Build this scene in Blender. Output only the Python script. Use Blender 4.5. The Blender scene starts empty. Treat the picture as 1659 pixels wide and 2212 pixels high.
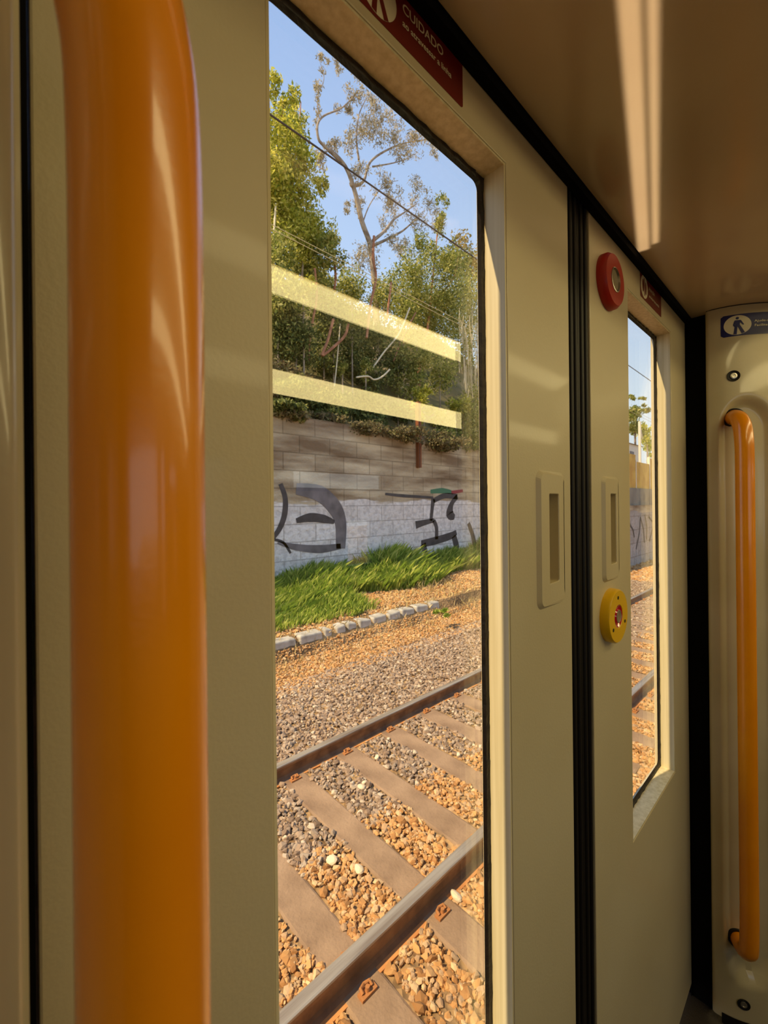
import bpy, math, random
import numpy as np
from mathutils import Vector, Matrix
random.seed(4); RNG = np.random.default_rng(7)
S = bpy.context.scene; COL = S.collection

# ---------------------------------------------------------------- camera, world, sun, lights
F = 900.0; TH = math.atan(978 / F); CT = math.cos(TH); ST = math.sin(TH); RO = .0105; CX = 829.5; CY = 1092.0
def at(px, py, Y):                       # a sight line of the photograph met with the plane at distance Y
    a = (px - CX) / F; b = (CY - py) / F; u = a + RO * b; v = b - RO * a
    d = (CT + u * ST, ST - u * CT, v); k = Y / d[1]
    return Vector((d[0] * k, Y, d[2] * k))
cd = bpy.data.cameras.new('camera'); cam = bpy.data.objects.new('camera', cd); COL.objects.link(cam); S.camera = cam
cd.sensor_fit = 'HORIZONTAL'; cd.sensor_width = 36; cd.lens = 36 * F / 1659; cd.shift_y = -14 / 1659
cd.clip_start = .01; cd.clip_end = 400
cd.dof.use_dof = True; cd.dof.focus_distance = .8; cd.dof.aperture_fstop = 14
fw = Vector((CT, ST, 0)); rt = Vector((ST, -CT, 0)); up = Vector((0, 0, 1))
rc = (rt - up * RO).normalized(); uc = (up + rt * RO).normalized()
m = Matrix((rc, uc, -fw)).transposed().to_4x4(); cam.matrix_world = m

S.view_settings.view_transform = 'Standard'; S.view_settings.look = 'None'
S.view_settings.exposure = 0.0; S.view_settings.gamma = 1.0; S.view_settings.use_curve_mapping = False
S.cycles.max_bounces = 10; S.cycles.transparent_max_bounces = 24; S.cycles.diffuse_bounces = 6
S.cycles.sample_clamp_indirect = 6; S.cycles.caustics_reflective = False; S.cycles.caustics_refractive = False

SUN_E = 7.5; SKY_E = 1.25; LAMP_E = 7.4
wd = bpy.data.worlds.new('sky'); S.world = wd; wd.use_nodes = True
nt = wd.node_tree; nt.nodes.clear()
wo = nt.nodes.new('ShaderNodeOutputWorld'); bg = nt.nodes.new('ShaderNodeBackground'); rp = nt.nodes.new('ShaderNodeValToRGB')
tc = nt.nodes.new('ShaderNodeTexCoord'); sp = nt.nodes.new('ShaderNodeSeparateXYZ')
nt.links.new(tc.outputs['Generated'], sp.inputs[0]); nt.links.new(sp.outputs['Z'], rp.inputs[0])
nt.links.new(rp.outputs[0], bg.inputs[0]); nt.links.new(bg.outputs[0], wo.inputs[0])
e = rp.color_ramp.elements
e[0].position = 0; e[0].color = (.80, .84, .86, 1); e[1].position = .9; e[1].color = (.26, .42, .78, 1)
for p, c_ in ((.18, (.74, .86, .97, 1)), (.4, (.52, .68, .95, 1)), (.62, (.42, .58, .90, 1))):
    q = rp.color_ramp.elements.new(p); q.color = c_
bg.inputs[1].default_value = SKY_E
sl = bpy.data.lights.new('sun', 'SUN'); sl.energy = SUN_E; sl.color = (1, .77, .46); sl.angle = math.radians(.6)
so = bpy.data.objects.new('sun', sl); COL.objects.link(so)
so.rotation_euler = Vector((-1, .25, 1.15)).to_track_quat('Z', 'Y').to_euler()

# ---------------------------------------------------------------- helpers
def lin(r, g, b):
    f = lambda v: (v / 255 / 12.92) if v <= 10 else ((v / 255 + .055) / 1.055) ** 2.4
    return (f(r), f(g), f(b), 1)
def mat(name, col, rough=.5, metal=0., bump=0., bscale=40., var=None, vscale=6., emit=None, estr=0., coat=0., spec=.5, stretch=None, detail=4):
    m = bpy.data.materials.new(name); m.use_nodes = True; n = m.node_tree; b = n.nodes['Principled BSDF']
    b.inputs['Base Color'].default_value = col; b.inputs['Roughness'].default_value = rough; b.inputs['Metallic'].default_value = metal
    b.inputs['Coat Weight'].default_value = coat; b.inputs['Coat Roughness'].default_value = .08; b.inputs['Specular IOR Level'].default_value = spec
    t = n.nodes.new('ShaderNodeTexCoord'); v = t.outputs['Object']
    if stretch:
        mp = n.nodes.new('ShaderNodeMapping'); mp.inputs['Scale'].default_value = stretch; n.links.new(v, mp.inputs[0]); v = mp.outputs[0]
    if var:
        z = n.nodes.new('ShaderNodeTexNoise'); z.inputs['Scale'].default_value = vscale; z.inputs['Detail'].default_value = detail; n.links.new(v, z.inputs['Vector'])
        r = n.nodes.new('ShaderNodeValToRGB'); r.color_ramp.elements[0].position = .35; r.color_ramp.elements[1].position = .68
        r.color_ramp.elements[0].color = col; r.color_ramp.elements[1].color = var
        n.links.new(z.outputs[0], r.inputs[0]); n.links.new(r.outputs[0], b.inputs['Base Color'])
    if bump:
        z = n.nodes.new('ShaderNodeTexNoise'); z.inputs['Scale'].default_value = bscale; z.inputs['Detail'].default_value = 5; n.links.new(v, z.inputs['Vector'])
        u = n.nodes.new('ShaderNodeBump'); u.inputs['Strength'].default_value = bump; u.inputs['Distance'].default_value = .01
        n.links.new(z.outputs[0], u.inputs['Height']); n.links.new(u.outputs[0], b.inputs['Normal'])
    if emit: b.inputs['Emission Color'].default_value = emit; b.inputs['Emission Strength'].default_value = estr
    return m
def isl(name, cols, rough=.7, trans=0.):            # colour differs per stone / leaf
    m = bpy.data.materials.new(name); m.use_nodes = True; n = m.node_tree; b = n.nodes['Principled BSDF']; b.inputs['Roughness'].default_value = rough
    b.inputs['Specular IOR Level'].default_value = .25
    g = n.nodes.new('ShaderNodeNewGeometry'); r = n.nodes.new('ShaderNodeValToRGB'); r.color_ramp.interpolation = 'LINEAR'
    el = r.color_ramp.elements; el[0].position = 0; el[0].color = cols[0]; el[1].position = 1; el[1].color = cols[-1]
    for i in range(1, len(cols) - 1): q = el.new(i / (len(cols) - 1)); q.color = cols[i]
    n.links.new(g.outputs['Random Per Island'], r.inputs[0]); n.links.new(r.outputs[0], b.inputs['Base Color'])
    if trans:
        t = n.nodes.new('ShaderNodeBsdfTranslucent'); n.links.new(r.outputs[0], t.inputs[0]); mx = n.nodes.new('ShaderNodeMixShader'); mx.inputs[0].default_value = trans
        n.links.new(b.outputs[0], mx.inputs[1]); n.links.new(t.outputs[0], mx.inputs[2]); n.links.new(mx.outputs[0], n.nodes['Material Output'].inputs[0])
    return m
def glassmat():
    m = bpy.data.materials.new('window_glass'); m.use_nodes = True; n = m.node_tree; n.nodes.clear()
    o = n.nodes.new('ShaderNodeOutputMaterial'); t = n.nodes.new('ShaderNodeBsdfTransparent'); g = n.nodes.new('ShaderNodeBsdfGlossy'); mx = n.nodes.new('ShaderNodeMixShader'); f = n.nodes.new('ShaderNodeFresnel')
    ge = n.nodes.new('ShaderNodeNewGeometry'); io = n.nodes.new('ShaderNodeMapRange'); io.inputs[3].default_value = 1.52; io.inputs[4].default_value = 1 / 1.52; n.links.new(ge.outputs['Backfacing'], io.inputs[0]); n.links.new(io.outputs[0], f.inputs[0]); t.inputs[0].default_value = (.97, .97, .95, 1); g.inputs['Roughness'].default_value = 0.0; g.inputs[0].default_value = (1, .98, .9, 1)
    mi = n.nodes.new('ShaderNodeMath'); mi.operation = 'MINIMUM'; mi.inputs[1].default_value = .15; n.links.new(f.outputs[0], mi.inputs[0]); n.links.new(mi.outputs[0], mx.inputs[0]); n.links.new(t.outputs[0], mx.inputs[1]); n.links.new(g.outputs[0], mx.inputs[2]); n.links.new(mx.outputs[0], o.inputs[0])
    return m
def tag(o, label=None, cat=None, group=None, kind=None):
    if label: o['label'] = label
    if cat: o['category'] = cat
    if group: o['group'] = group
    if kind: o['kind'] = kind
    return o
def empty(name, loc, label, cat, group=None):
    o = bpy.data.objects.new(name, None); COL.objects.link(o); o.location = loc; o.empty_display_size = .05
    return tag(o, label, cat, group)
class MB:
    def __init__(s): s.v = []; s.f = []
    def add(s, v, f):
        k = len(s.v); s.v += [tuple(p) for p in v]; s.f += [tuple(i + k for i in q) for q in f]; return s
    def box(s, x0, x1, y0, y1, z0, z1):
        return s.add([(x0,y0,z0),(x1,y0,z0),(x1,y1,z0),(x0,y1,z0),(x0,y0,z1),(x1,y0,z1),(x1,y1,z1),(x0,y1,z1)],
                     [(0,3,2,1),(4,5,6,7),(0,1,5,4),(1,2,6,5),(2,3,7,6),(3,0,4,7)])
    def tube(s, pts, r, n=12, caps=True):
        pts = [Vector(p) for p in pts]; N = len(pts); rs = r if isinstance(r, (list, tuple)) else [r] * N
        ref = Vector((0, 0, 1)); t0 = (pts[1] - pts[0]).normalized()
        if abs(t0.dot(ref)) > .9: ref = Vector((1, 0, 0))
        nrm = (ref - t0 * ref.dot(t0)).normalized(); V = []
        for i, p in enumerate(pts):
            t = (pts[min(i + 1, N - 1)] - pts[max(i - 1, 0)]).normalized(); nrm = (nrm - t * nrm.dot(t)).normalized(); b = t.cross(nrm)
            V += [p + (nrm * math.cos(2 * math.pi * k / n) + b * math.sin(2 * math.pi * k / n)) * rs[i] for k in range(n)]
        Fc = [(i * n + k, i * n + (k + 1) % n, (i + 1) * n + (k + 1) % n, (i + 1) * n + k) for i in range(N - 1) for k in range(n)]
        if caps: Fc += [tuple(range(n))[::-1], tuple((N - 1) * n + k for k in range(n))]
        return s.add(V, Fc)
    def lathe(s, prof, o, ax, n=40, sy=1.):          # prof (r, h) revolved round axis ax at o; closed if r = 0 ends
        ax = Vector(ax).normalized(); a = ax.cross(Vector((0, 0, 1))); a = a.normalized() if a.length > .01 else Vector((1, 0, 0)); b = ax.cross(a); o = Vector(o); V = []
        for r, h in prof: V += [o + ax * h + (a * math.cos(2 * math.pi * k / n) + b * sy * math.sin(2 * math.pi * k / n)) * max(r, 1e-5) for k in range(n)]
        return s.add(V, [(i * n + k, i * n + (k + 1) % n, (i + 1) * n + (k + 1) % n, (i + 1) * n + k) for i in range(len(prof) - 1) for k in range(n)])
    def build(s, name, m, parent=None, smooth=False, bevel=0, seg=3):
        me = bpy.data.meshes.new(name); me.from_pydata(s.v, [], s.f); me.update(); me.materials.append(m)
        if smooth:
            for p in me.polygons: p.use_smooth = True
            try: me.set_sharp_from_angle(angle=math.radians(40))
            except Exception: pass
        o = bpy.data.objects.new(name, me); COL.objects.link(o)
        if parent:
            o.parent = parent; pp = parent; loc = Vector()
            while pp: loc += pp.location; pp = pp.parent
            for v in me.vertices: v.co -= loc
        if bevel:
            b = o.modifiers.new('bevel', 'BEVEL'); b.width = bevel; b.segments = seg; b.limit_method = 'ANGLE'
        return o
def npmesh(name, V, Fq, m, parent=None):             # quick mesh from arrays, Fq (n, k)
    me = bpy.data.meshes.new(name); k = Fq.shape[1]
    if parent: V = V - np.array(parent.location)
    me.vertices.add(len(V)); me.vertices.foreach_set('co', np.ascontiguousarray(V, dtype=np.float32).ravel())
    me.loops.add(Fq.size); me.loops.foreach_set('vertex_index', Fq.astype(np.int32).ravel())
    me.polygons.add(len(Fq)); me.polygons.foreach_set('loop_start', np.arange(0, Fq.size, k, dtype=np.int32))
    me.update(calc_edges=True); me.validate(); me.shade_flat(); me.materials.append(m); o = bpy.data.objects.new(name, me); COL.objects.link(o)
    if parent: o.parent = parent
    return o
def leafcloud(clusters, L, W, droop=0.):             # clusters: (cx,cy,cz, rx,ry,rz, n)
    P = []
    for cx, cy, cz, rx, ry, rz, n in clusters:
        d = RNG.normal(size=(n, 3)); d /= np.linalg.norm(d, axis=1)[:, None]
        # the crown is an uneven cluster of tufts
        k = max(4, n // 60); tc_ = RNG.normal(size=(k, 3)); tc_ /= np.linalg.norm(tc_, axis=1)[:, None]; tc_ *= (RNG.random((k, 1)) ** .4) * .80
        q = tc_[RNG.integers(0, k, n)] + d * (RNG.random((n, 1)) ** .6) * .42
        P.append(np.array([cx, cy, cz]) + q * np.array([rx, ry, rz]))
    P = np.concatenate(P); n = len(P)
    a = RNG.normal(size=(n, 3)); a[:, 2] -= droop * 2; a /= np.linalg.norm(a, axis=1)[:, None]
    b = np.cross(a, RNG.normal(size=(n, 3))); b /= np.linalg.norm(b, axis=1)[:, None]; nn = np.cross(a, b)
    s = (.6 + .8 * RNG.random((n, 1)))
    V = np.stack([P - a * L * s, P + b * W * s + nn * W * .3, P + a * L * s, P - b * W * s + nn * W * .3], 1).reshape(-1, 3)
    return V, np.arange(4 * n).reshape(-1, 4)
def plant(name, label, cat, base, stems, clusters, L, W, leafm, barkm, group=None, droop=0.):
    hg = lambda x, y: 2.45 if (9.0 < y < 9.95 and x < 26) else hz(x, y) if (9.9 < y < 34 and x < 34) else gz(x, y)
    if stems: P0 = stems[0][0][0]; zg = min(hg(P0.x, P0.y) - .15, P0.z - .1); stems = [([Vector((P0.x, P0.y, zg)), (P0 + Vector((P0.x, P0.y, zg))) / 2, *stems[0][0]], stems[0][1], stems[0][2])] + stems[1:]
    elif clusters and cat == 'bush':
        stems = [([Vector((q[0], q[1], min(hg(q[0], q[1]) - .1, q[2] - .2))), Vector((q[0], q[1], q[2] - .05)), Vector((q[0] + .05, q[1], q[2] + .2 * q[5]))], .03, .012) for q in clusters]
    if stems: base = tuple(stems[0][0][0])
    t = empty(name, base, label, cat, group)
    if stems:
        tk = None
        for i_, (pts, r0, r1) in enumerate(stems):
            pts = smooth_path(pts); N = len(pts); mb = MB().tube(pts, [r0 + (r1 - r0) * i / (N - 1) for i in range(N)], 7)
            if cat == 'bush': mb.build('stem', barkm, t, smooth=True)
            elif tk is None: tk = mb.build('trunk', barkm, t, smooth=True)
            else: mb.build('branch', barkm, tk, smooth=True)
    if clusters:
        V, Fq = leafcloud(clusters, L, W, droop); npmesh('foliage', V, Fq, leafm, t)
    return t
def smooth_path(pts, k=5):
    P = [Vector(p) for p in pts]
    if len(P) < 3: return P
    out = []
    for i in range(len(P) - 1):
        p0 = P[max(i - 1, 0)]; p1 = P[i]; p2 = P[i + 1]; p3 = P[min(i + 2, len(P) - 1)]
        for j in range(k):
            t = j / k; out.append(.5 * ((2 * p1) + (p2 - p0) * t + (2 * p0 - 5 * p1 + 4 * p2 - p3) * t * t + (3 * p1 - p0 - 3 * p2 + p3) * t ** 3))
    return out + [P[-1]]
def blob(px, py, r, Y, n, sq=1., dy=1.):              # a leaf clump seen round (px,py) with pixel radius r, at depth Y
    p = at(px, py, Y); d = p.x * CT + p.y * ST; k = r * d / F
    return (p.x, p.y, p.z, k, k * dy, k * sq, n)

# ---------------------------------------------------------------- materials
M = {}
M['paint'] = mat('cream_door_paint', lin(200, 188, 156), .42, bump=.05, bscale=260, var=lin(192, 179, 145), vscale=3, coat=.15)
M['reveal'] = mat('cream_reveal_paint', lin(220, 208, 172), .45, bump=.05, bscale=200, var=lin(198, 184, 142), vscale=2.2, stretch=(55, 55, 1))
M['pillar'] = mat('cream_gloss_moulding', lin(196, 184, 152), .3, bump=.035, bscale=320, coat=.5, var=lin(182, 170, 134), vscale=5)
M['ceil'] = mat('beige_ceiling_laminate', lin(204, 184, 158), .13, bump=.02, bscale=420, var=lin(196, 174, 148), vscale=4)
M['black'] = mat('black_rubber', lin(17, 13, 11), .5, spec=.3)
M['gap'] = mat('black_gap_lining', lin(8, 6, 5), .8, spec=.1)
M['gasket'] = mat('window_gasket_rubber', lin(34, 24, 20), .5, bump=.3, bscale=60, var=lin(18, 12, 10), vscale=50)
M['orange'] = mat('orange_tube_enamel', lin(236, 146, 0), .25, coat=.5, bump=.02, bscale=300, spec=.5, var=lin(228, 134, 0), vscale=9)
M['yellow'] = mat('yellow_button_plastic', lin(226, 178, 10), .35)
M['red'] = mat('red_button_plastic', lin(168, 32, 20), .4)
M['lens'] = mat('red_translucent_lens', lin(150, 10, 24), .12, coat=1., emit=lin(200, 20, 40), estr=.12)
M['metal'] = mat('brushed_steel', lin(190, 186, 176), .3, metal=1.)
M['greycap'] = mat('grey_button_cap', lin(138, 128, 104), .35)
M['stred'] = mat('dark_red_vinyl', lin(104, 16, 12), .35)
M['stblue'] = mat('navy_vinyl', lin(20, 26, 92), .35)
M['stwhite'] = mat('pale_print', lin(216, 208, 180), .4)
M['lamp'] = mat('lamp_diffuser', lin(255, 240, 200), .5, emit=(1, .81, .38, 1), estr=LAMP_E)
M['floor'] = mat('dark_rubber_floor', lin(58, 50, 42), .6, bump=.2, bscale=200)
M['inner'] = mat('cream_wall_laminate', lin(200, 190, 160), .4)
M['seatblue'] = mat('dark_seat_fabric', lin(52, 52, 60), .9)
M['glass'] = glassmat()
M['rail'] = mat('rusty_rail_steel', lin(160, 116, 78), .75, metal=0, var=lin(118, 82, 56), vscale=9, bump=.3, bscale=60)
M['foot'] = mat('dusty_orange_rail_foot', lin(214, 150, 88), .8, var=lin(186, 124, 70), vscale=8)
M['railtop'] = mat('worn_rail_head', lin(190, 178, 160), .42, metal=.45, var=lin(140, 122, 104), vscale=30, stretch=(.05, 1, 1))
M['sleeper'] = mat('weathered_concrete_sleeper', lin(164, 136, 108), .9, bump=.5, bscale=50, var=lin(134, 108, 84), vscale=4, detail=8)
M['clip'] = mat('rusty_clip', lin(176, 118, 68), .9, bump=.4)
M['kerb'] = mat('grey_kerb_stone', lin(196, 190, 178), .9, bump=.6, bscale=14, var=lin(146, 140, 128), vscale=6)
M['wood'] = mat('rusty_post', lin(128, 72, 38), .8, bump=.4, bscale=40)
M['bark'] = mat('grey_bark', lin(176, 160, 140), .9, bump=.6, bscale=14, var=lin(126, 108, 92), vscale=5)
M['redbark'] = mat('reddish_bark', lin(196, 138, 104), .9, var=lin(140, 92, 66), vscale=5)
M['pale'] = mat('bleached_twig', lin(226, 210, 176), .9)
M['wire'] = mat('dark_wire', lin(70, 62, 56), .5)
M['wirep'] = mat('pale_wire', lin(220, 205, 150), .4)
M['white'] = mat('white_render', lin(230, 222, 204), .8)
M['slate'] = mat('grey_shutter', lin(120, 116, 116), .7)
M['concrete'] = mat('grey_concrete', lin(150, 144, 130), .9, bump=.5, bscale=8, var=lin(116, 112, 104), vscale=1.5, detail=8)
M['yfence'] = mat('yellow_boards', lin(224, 184, 84), .8, var=lin(196, 146, 60), vscale=2, detail=8)
M['gstroke'] = mat('black_spray_paint', lin(84, 78, 80), .8, var=lin(56, 52, 54), vscale=5, detail=9)
M['ggrey'] = mat('mottled_grey', lin(128, 120, 122), .8, var=lin(92, 86, 88), vscale=3, detail=9)
M['gpink'] = mat('red_spray_paint', lin(150, 60, 64), .8)
M['ggreen'] = mat('green_spray_paint', lin(70, 120, 90), .8)
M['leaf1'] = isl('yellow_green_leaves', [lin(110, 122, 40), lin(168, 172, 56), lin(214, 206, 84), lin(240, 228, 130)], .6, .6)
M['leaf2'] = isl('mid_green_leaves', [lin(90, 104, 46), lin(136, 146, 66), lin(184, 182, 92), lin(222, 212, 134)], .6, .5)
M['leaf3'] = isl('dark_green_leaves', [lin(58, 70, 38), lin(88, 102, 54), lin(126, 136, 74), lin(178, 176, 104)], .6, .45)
M['leafe'] = isl('grey_eucalyptus_leaves', [lin(126, 122, 104), lin(166, 156, 130), lin(202, 186, 150), lin(226, 208, 170)], .6, .3)
M['leafb'] = isl('brown_dry_leaves', [lin(84, 74, 50), lin(120, 106, 74), lin(146, 134, 94), lin(104, 108, 60)], .8, .25)
M['leafo'] = isl('ochre_hill_leaves', [lin(120, 108, 52), lin(164, 142, 74), lin(196, 170, 96)], .7, .3)
M['grassg'] = isl('fresh_grass', [lin(92, 118, 40), lin(132, 158, 56), lin(172, 188, 76), lin(210, 210, 116)], .6, .45)
M['straw'] = isl('dry_straw', [lin(170, 146, 96), lin(214, 190, 130), lin(236, 214, 160)], .7, .3)

def groundmat():
    m = bpy.data.materials.new('gravelly_earth'); m.use_nodes = True; n = m.node_tree; b = n.nodes['Principled BSDF']; b.inputs['Roughness'].default_value = .95; b.inputs['Specular IOR Level'].default_value = .1
    t = n.nodes.new('ShaderNodeTexCoord'); v = n.nodes.new('ShaderNodeTexVoronoi'); v.inputs['Scale'].default_value = 22; n.links.new(t.outputs['Object'], v.inputs['Vector'])
    z = n.nodes.new('ShaderNodeTexNoise'); z.inputs['Scale'].default_value = 1.4; z.inputs['Detail'].default_value = 9; n.links.new(t.outputs['Object'], z.inputs['Vector'])
    r = n.nodes.new('ShaderNodeValToRGB'); r.color_ramp.elements[0].color = lin(120, 96, 70); r.color_ramp.elements[1].color = lin(196, 160, 112); r.color_ramp.elements[0].position = .35; r.color_ramp.elements[1].position = .65
    n.links.new(z.outputs[0], r.inputs[0]); mx = n.nodes.new('ShaderNodeMix'); mx.data_type = 'RGBA'; mx.blend_type = 'OVERLAY'; mx.inputs[0].default_value = .0
    n.links.new(r.outputs[0], mx.inputs[6]); n.links.new(v.outputs['Color'], mx.inputs[7])
    hs = n.nodes.new('ShaderNodeHueSaturation'); hs.inputs['Saturation'].default_value = 1.0; n.links.new(mx.outputs[2], hs.inputs['Color']); n.links.new(hs.outputs[0], b.inputs['Base Color'])
    u = n.nodes.new('ShaderNodeBump'); u.inputs['Distance'].default_value = .03; n.links.new(v.outputs['Distance'], u.inputs['Height']); n.links.new(u.outputs[0], b.inputs['Normal'])
    return m
M['earth'] = groundmat()
def hillmat():
    m = mat('overgrown_soil', lin(84, 84, 48), .95, bump=.8, bscale=2, var=lin(140, 122, 82), vscale=.8, detail=9); return m
M['hill'] = hillmat()
def wallmat(name, ztop, courses, paint):
    # squared stone courses; a band of pale sprayed paint below ztop with a ragged upper edge
    m = bpy.data.materials.new(name); m.use_nodes = True; n = m.node_tree; b = n.nodes['Principled BSDF']; b.inputs['Roughness'].default_value = .9; b.inputs['Specular IOR Level'].default_value = .15
    t = n.nodes.new('ShaderNodeTexCoord'); sp = n.nodes.new('ShaderNodeSeparateXYZ'); cb = n.nodes.new('ShaderNodeCombineXYZ')
    n.links.new(t.outputs['Object'], sp.inputs[0]); n.links.new(sp.outputs['X'], cb.inputs[0]); n.links.new(sp.outputs['Z'], cb.inputs[1])
    br = n.nodes.new('ShaderNodeTexBrick'); br.inputs['Scale'].default_value = 1; br.inputs['Brick Width'].default_value = .95; br.inputs['Row Height'].default_value = courses; br.inputs['Mortar Size'].default_value = .018; br.inputs['Mortar Smooth'].default_value = .3
    n.links.new(cb.outputs[0], br.inputs['Vector'])
    br.inputs['Color1'].default_value = (1, 1, 1, 1); br.inputs['Color2'].default_value = (.82, .8, .78, 1); br.inputs['Mortar'].default_value = (.56, .54, .52, 1)
    mp = n.nodes.new('ShaderNodeMapping'); mp.inputs['Scale'].default_value = (.25, 1, 1.4); n.links.new(t.outputs['Object'], mp.inputs[0])
    z = n.nodes.new('ShaderNodeTexNoise'); z.inputs['Scale'].default_value = 2.2; z.inputs['Detail'].default_value = 10; n.links.new(mp.outputs[0], z.inputs['Vector'])
    r = n.nodes.new('ShaderNodeValToRGB'); r.color_ramp.elements[0].color = lin(140, 118, 94); r.color_ramp.elements[1].color = lin(214, 198, 168); r.color_ramp.elements[0].position = .36; r.color_ramp.elements[1].position = .66
    n.links.new(z.outputs[0], r.inputs[0])
    z2 = n.nodes.new('ShaderNodeTexNoise'); z2.inputs['Scale'].default_value = 9; z2.inputs['Detail'].default_value = 8; n.links.new(t.outputs['Object'], z2.inputs['Vector'])
    r2 = n.nodes.new('ShaderNodeValToRGB'); r2.color_ramp.elements[0].color = lin(*[int(k * .9) for k in paint]); r2.color_ramp.elements[1].color = lin(*paint); r2.color_ramp.elements[0].position = .4; r2.color_ramp.elements[1].position = .55
    n.links.new(z2.outputs[0], r2.inputs[0])
    s1 = n.nodes.new('ShaderNodeMath'); s1.operation = 'MULTIPLY_ADD'; s1.inputs[1].default_value = .7; n.links.new(z.outputs[0], s1.inputs[0]); n.links.new(sp.outputs['Z'], s1.inputs[2])
    lt = n.nodes.new('ShaderNodeMapRange'); lt.inputs[1].default_value = ztop + .33; lt.inputs[2].default_value = ztop + .38; lt.inputs[3].default_value = 1; lt.inputs[4].default_value = 0
    n.links.new(s1.outputs[0], lt.inputs[0])
    mx = n.nodes.new('ShaderNodeMix'); mx.data_type = 'RGBA'; n.links.new(lt.outputs[0], mx.inputs[0]); n.links.new(r.outputs[0], mx.inputs[6]); n.links.new(r2.outputs[0], mx.inputs[7])
    ml = n.nodes.new('ShaderNodeMix'); ml.data_type = 'RGBA'; ml.blend_type = 'MULTIPLY'; ml.inputs[0].default_value = .9; n.links.new(mx.outputs[2], ml.inputs[6]); n.links.new(br.outputs['Color'], ml.inputs[7]); n.links.new(ml.outputs[2], b.inputs['Base Color'])
    u = n.nodes.new('ShaderNodeBump'); u.inputs['Strength'].default_value = .8; u.inputs['Distance'].default_value = .05; n.links.new(z2.outputs[0], u.inputs['Height']); n.links.new(u.outputs[0], b.inputs['Normal'])
    return m
M['stonewall'] = wallmat('stone_course_wall', .12, .46, (240, 234, 230))
M['graffwall'] = wallmat('grey_painted_wall', -.35, .55, (186, 178, 172))

# ---------------------------------------------------------------- the carriage: large structure
ZC = .54; ZF = -1.46; XE = 1.48                    # cover height, floor, span between the two pillars
def struct(o): return tag(o, kind='structure')
struct(MB().box(-3.2, 6, -2.46, .36, ZF - .06, ZF).build('floor', M['floor']))
c0 = struct(MB().box(-3.2, 6, -.05, .285, ZC, ZC + .03).box(-3.2, 6, -.08, -.05, ZC, .95).build('ceiling', M['ceil']))
struct(MB().box(-3.2, 6, -2.46, -.05, .95, 1.0).build('ceiling', M['inner']))
# doorway side wall outside the door opening
wl = MB().box(1.5, 6, .302, .36, ZF, 1.0).box(-3.2, .0, .302, .36, ZF, 1.0).box(0, 1.5, .3, .362, .585, 1.0)
struct(wl.build('wall_left', M['gap']))
struct(MB().box(-3.25, -3.2, -2.46, .36, ZF, 1.0).build('wall_back', M['inner']))
struct(MB().box(6, 6.05, -2.46, .36, ZF, 1.0).build('wall_front', M['inner']))
# opposite side with its long window and a door window
ow = MB(); holes = [(-1.6, .6, -.35, .35), (.95, 1.22, -.65, .35), (1.80, 2.82, .16, .30), (2.36, 2.66, -.56, -.14)]
xs = sorted({-3.2, 6.0, *[h[0] for h in holes], *[h[1] for h in holes]}); zs = sorted({ZF, 1.0, *[h[2] for h in holes], *[h[3] for h in holes]})
for i in range(len(xs) - 1):
    for j in range(len(zs) - 1):
        a, b_ = (xs[i] + xs[i + 1]) / 2, (zs[j] + zs[j + 1]) / 2
        if not any(h[0] < a < h[1] and h[2] < b_ < h[3] for h in holes): ow.box(xs[i], xs[i + 1], -2.46, -2.4, zs[j], zs[j + 1])
struct(ow.build('wall_right', M['inner']))
for i, (a, b_, c_, d_) in enumerate(holes):
    w_ = MB()
    for q in ((a - .025, b_ + .025, -2.405, -2.385, c_ - .025, c_), (a - .025, b_ + .025, -2.405, -2.385, d_, d_ + .025), (a - .025, a, -2.405, -2.385, c_, d_), (b_, b_ + .025, -2.405, -2.385, c_, d_)): w_.box(*q)
    wf = struct(w_.build('window_%d' % (i + 1), M['gasket']))

# ---------------------------------------------------------------- pillars with scooped recess (far one and its mirror beside the camera)
RC, RW, RT, RB = .164, .060, .292, -1.325           # recess centre y, half width, top, bottom
def prof_x(y):
    s = .25 - y
    return 1.472 + (3.8 * s * s if s < .131 else 3.8 * .131 ** 2 + (s - .131) * .996)
def pill(y, z, off=0.):
    s = .25 - y; sl_ = min(7.6 * s, .996); nx, ny = -1 / math.hypot(1, sl_), -sl_ / math.hypot(1, sl_)   # outward normal
    zt = RT - RW * 1.6; zb = RB + RW * 1.4
    dz = (z - zt) / 1.6 if z > zt else ((zb - z) / 1.4 if z < zb else 0)
    d = math.hypot(y - RC, max(dz, 0)) / RW
    dep = .020 * (1 - max(0, min(1, (d - .68) / .32)) ** 2 * (3 - 2 * max(0, min(1, (d - .68) / .32))))
    e = 0.
    if s < .010: e = .010 - math.sqrt(max(0, .010 ** 2 - (.010 - s) ** 2))       # rounded outer edge
    return Vector((prof_x(y) + e + (-nx) * dep - (-nx) * off, y + (-ny) * dep - (-ny) * off, z))
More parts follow.
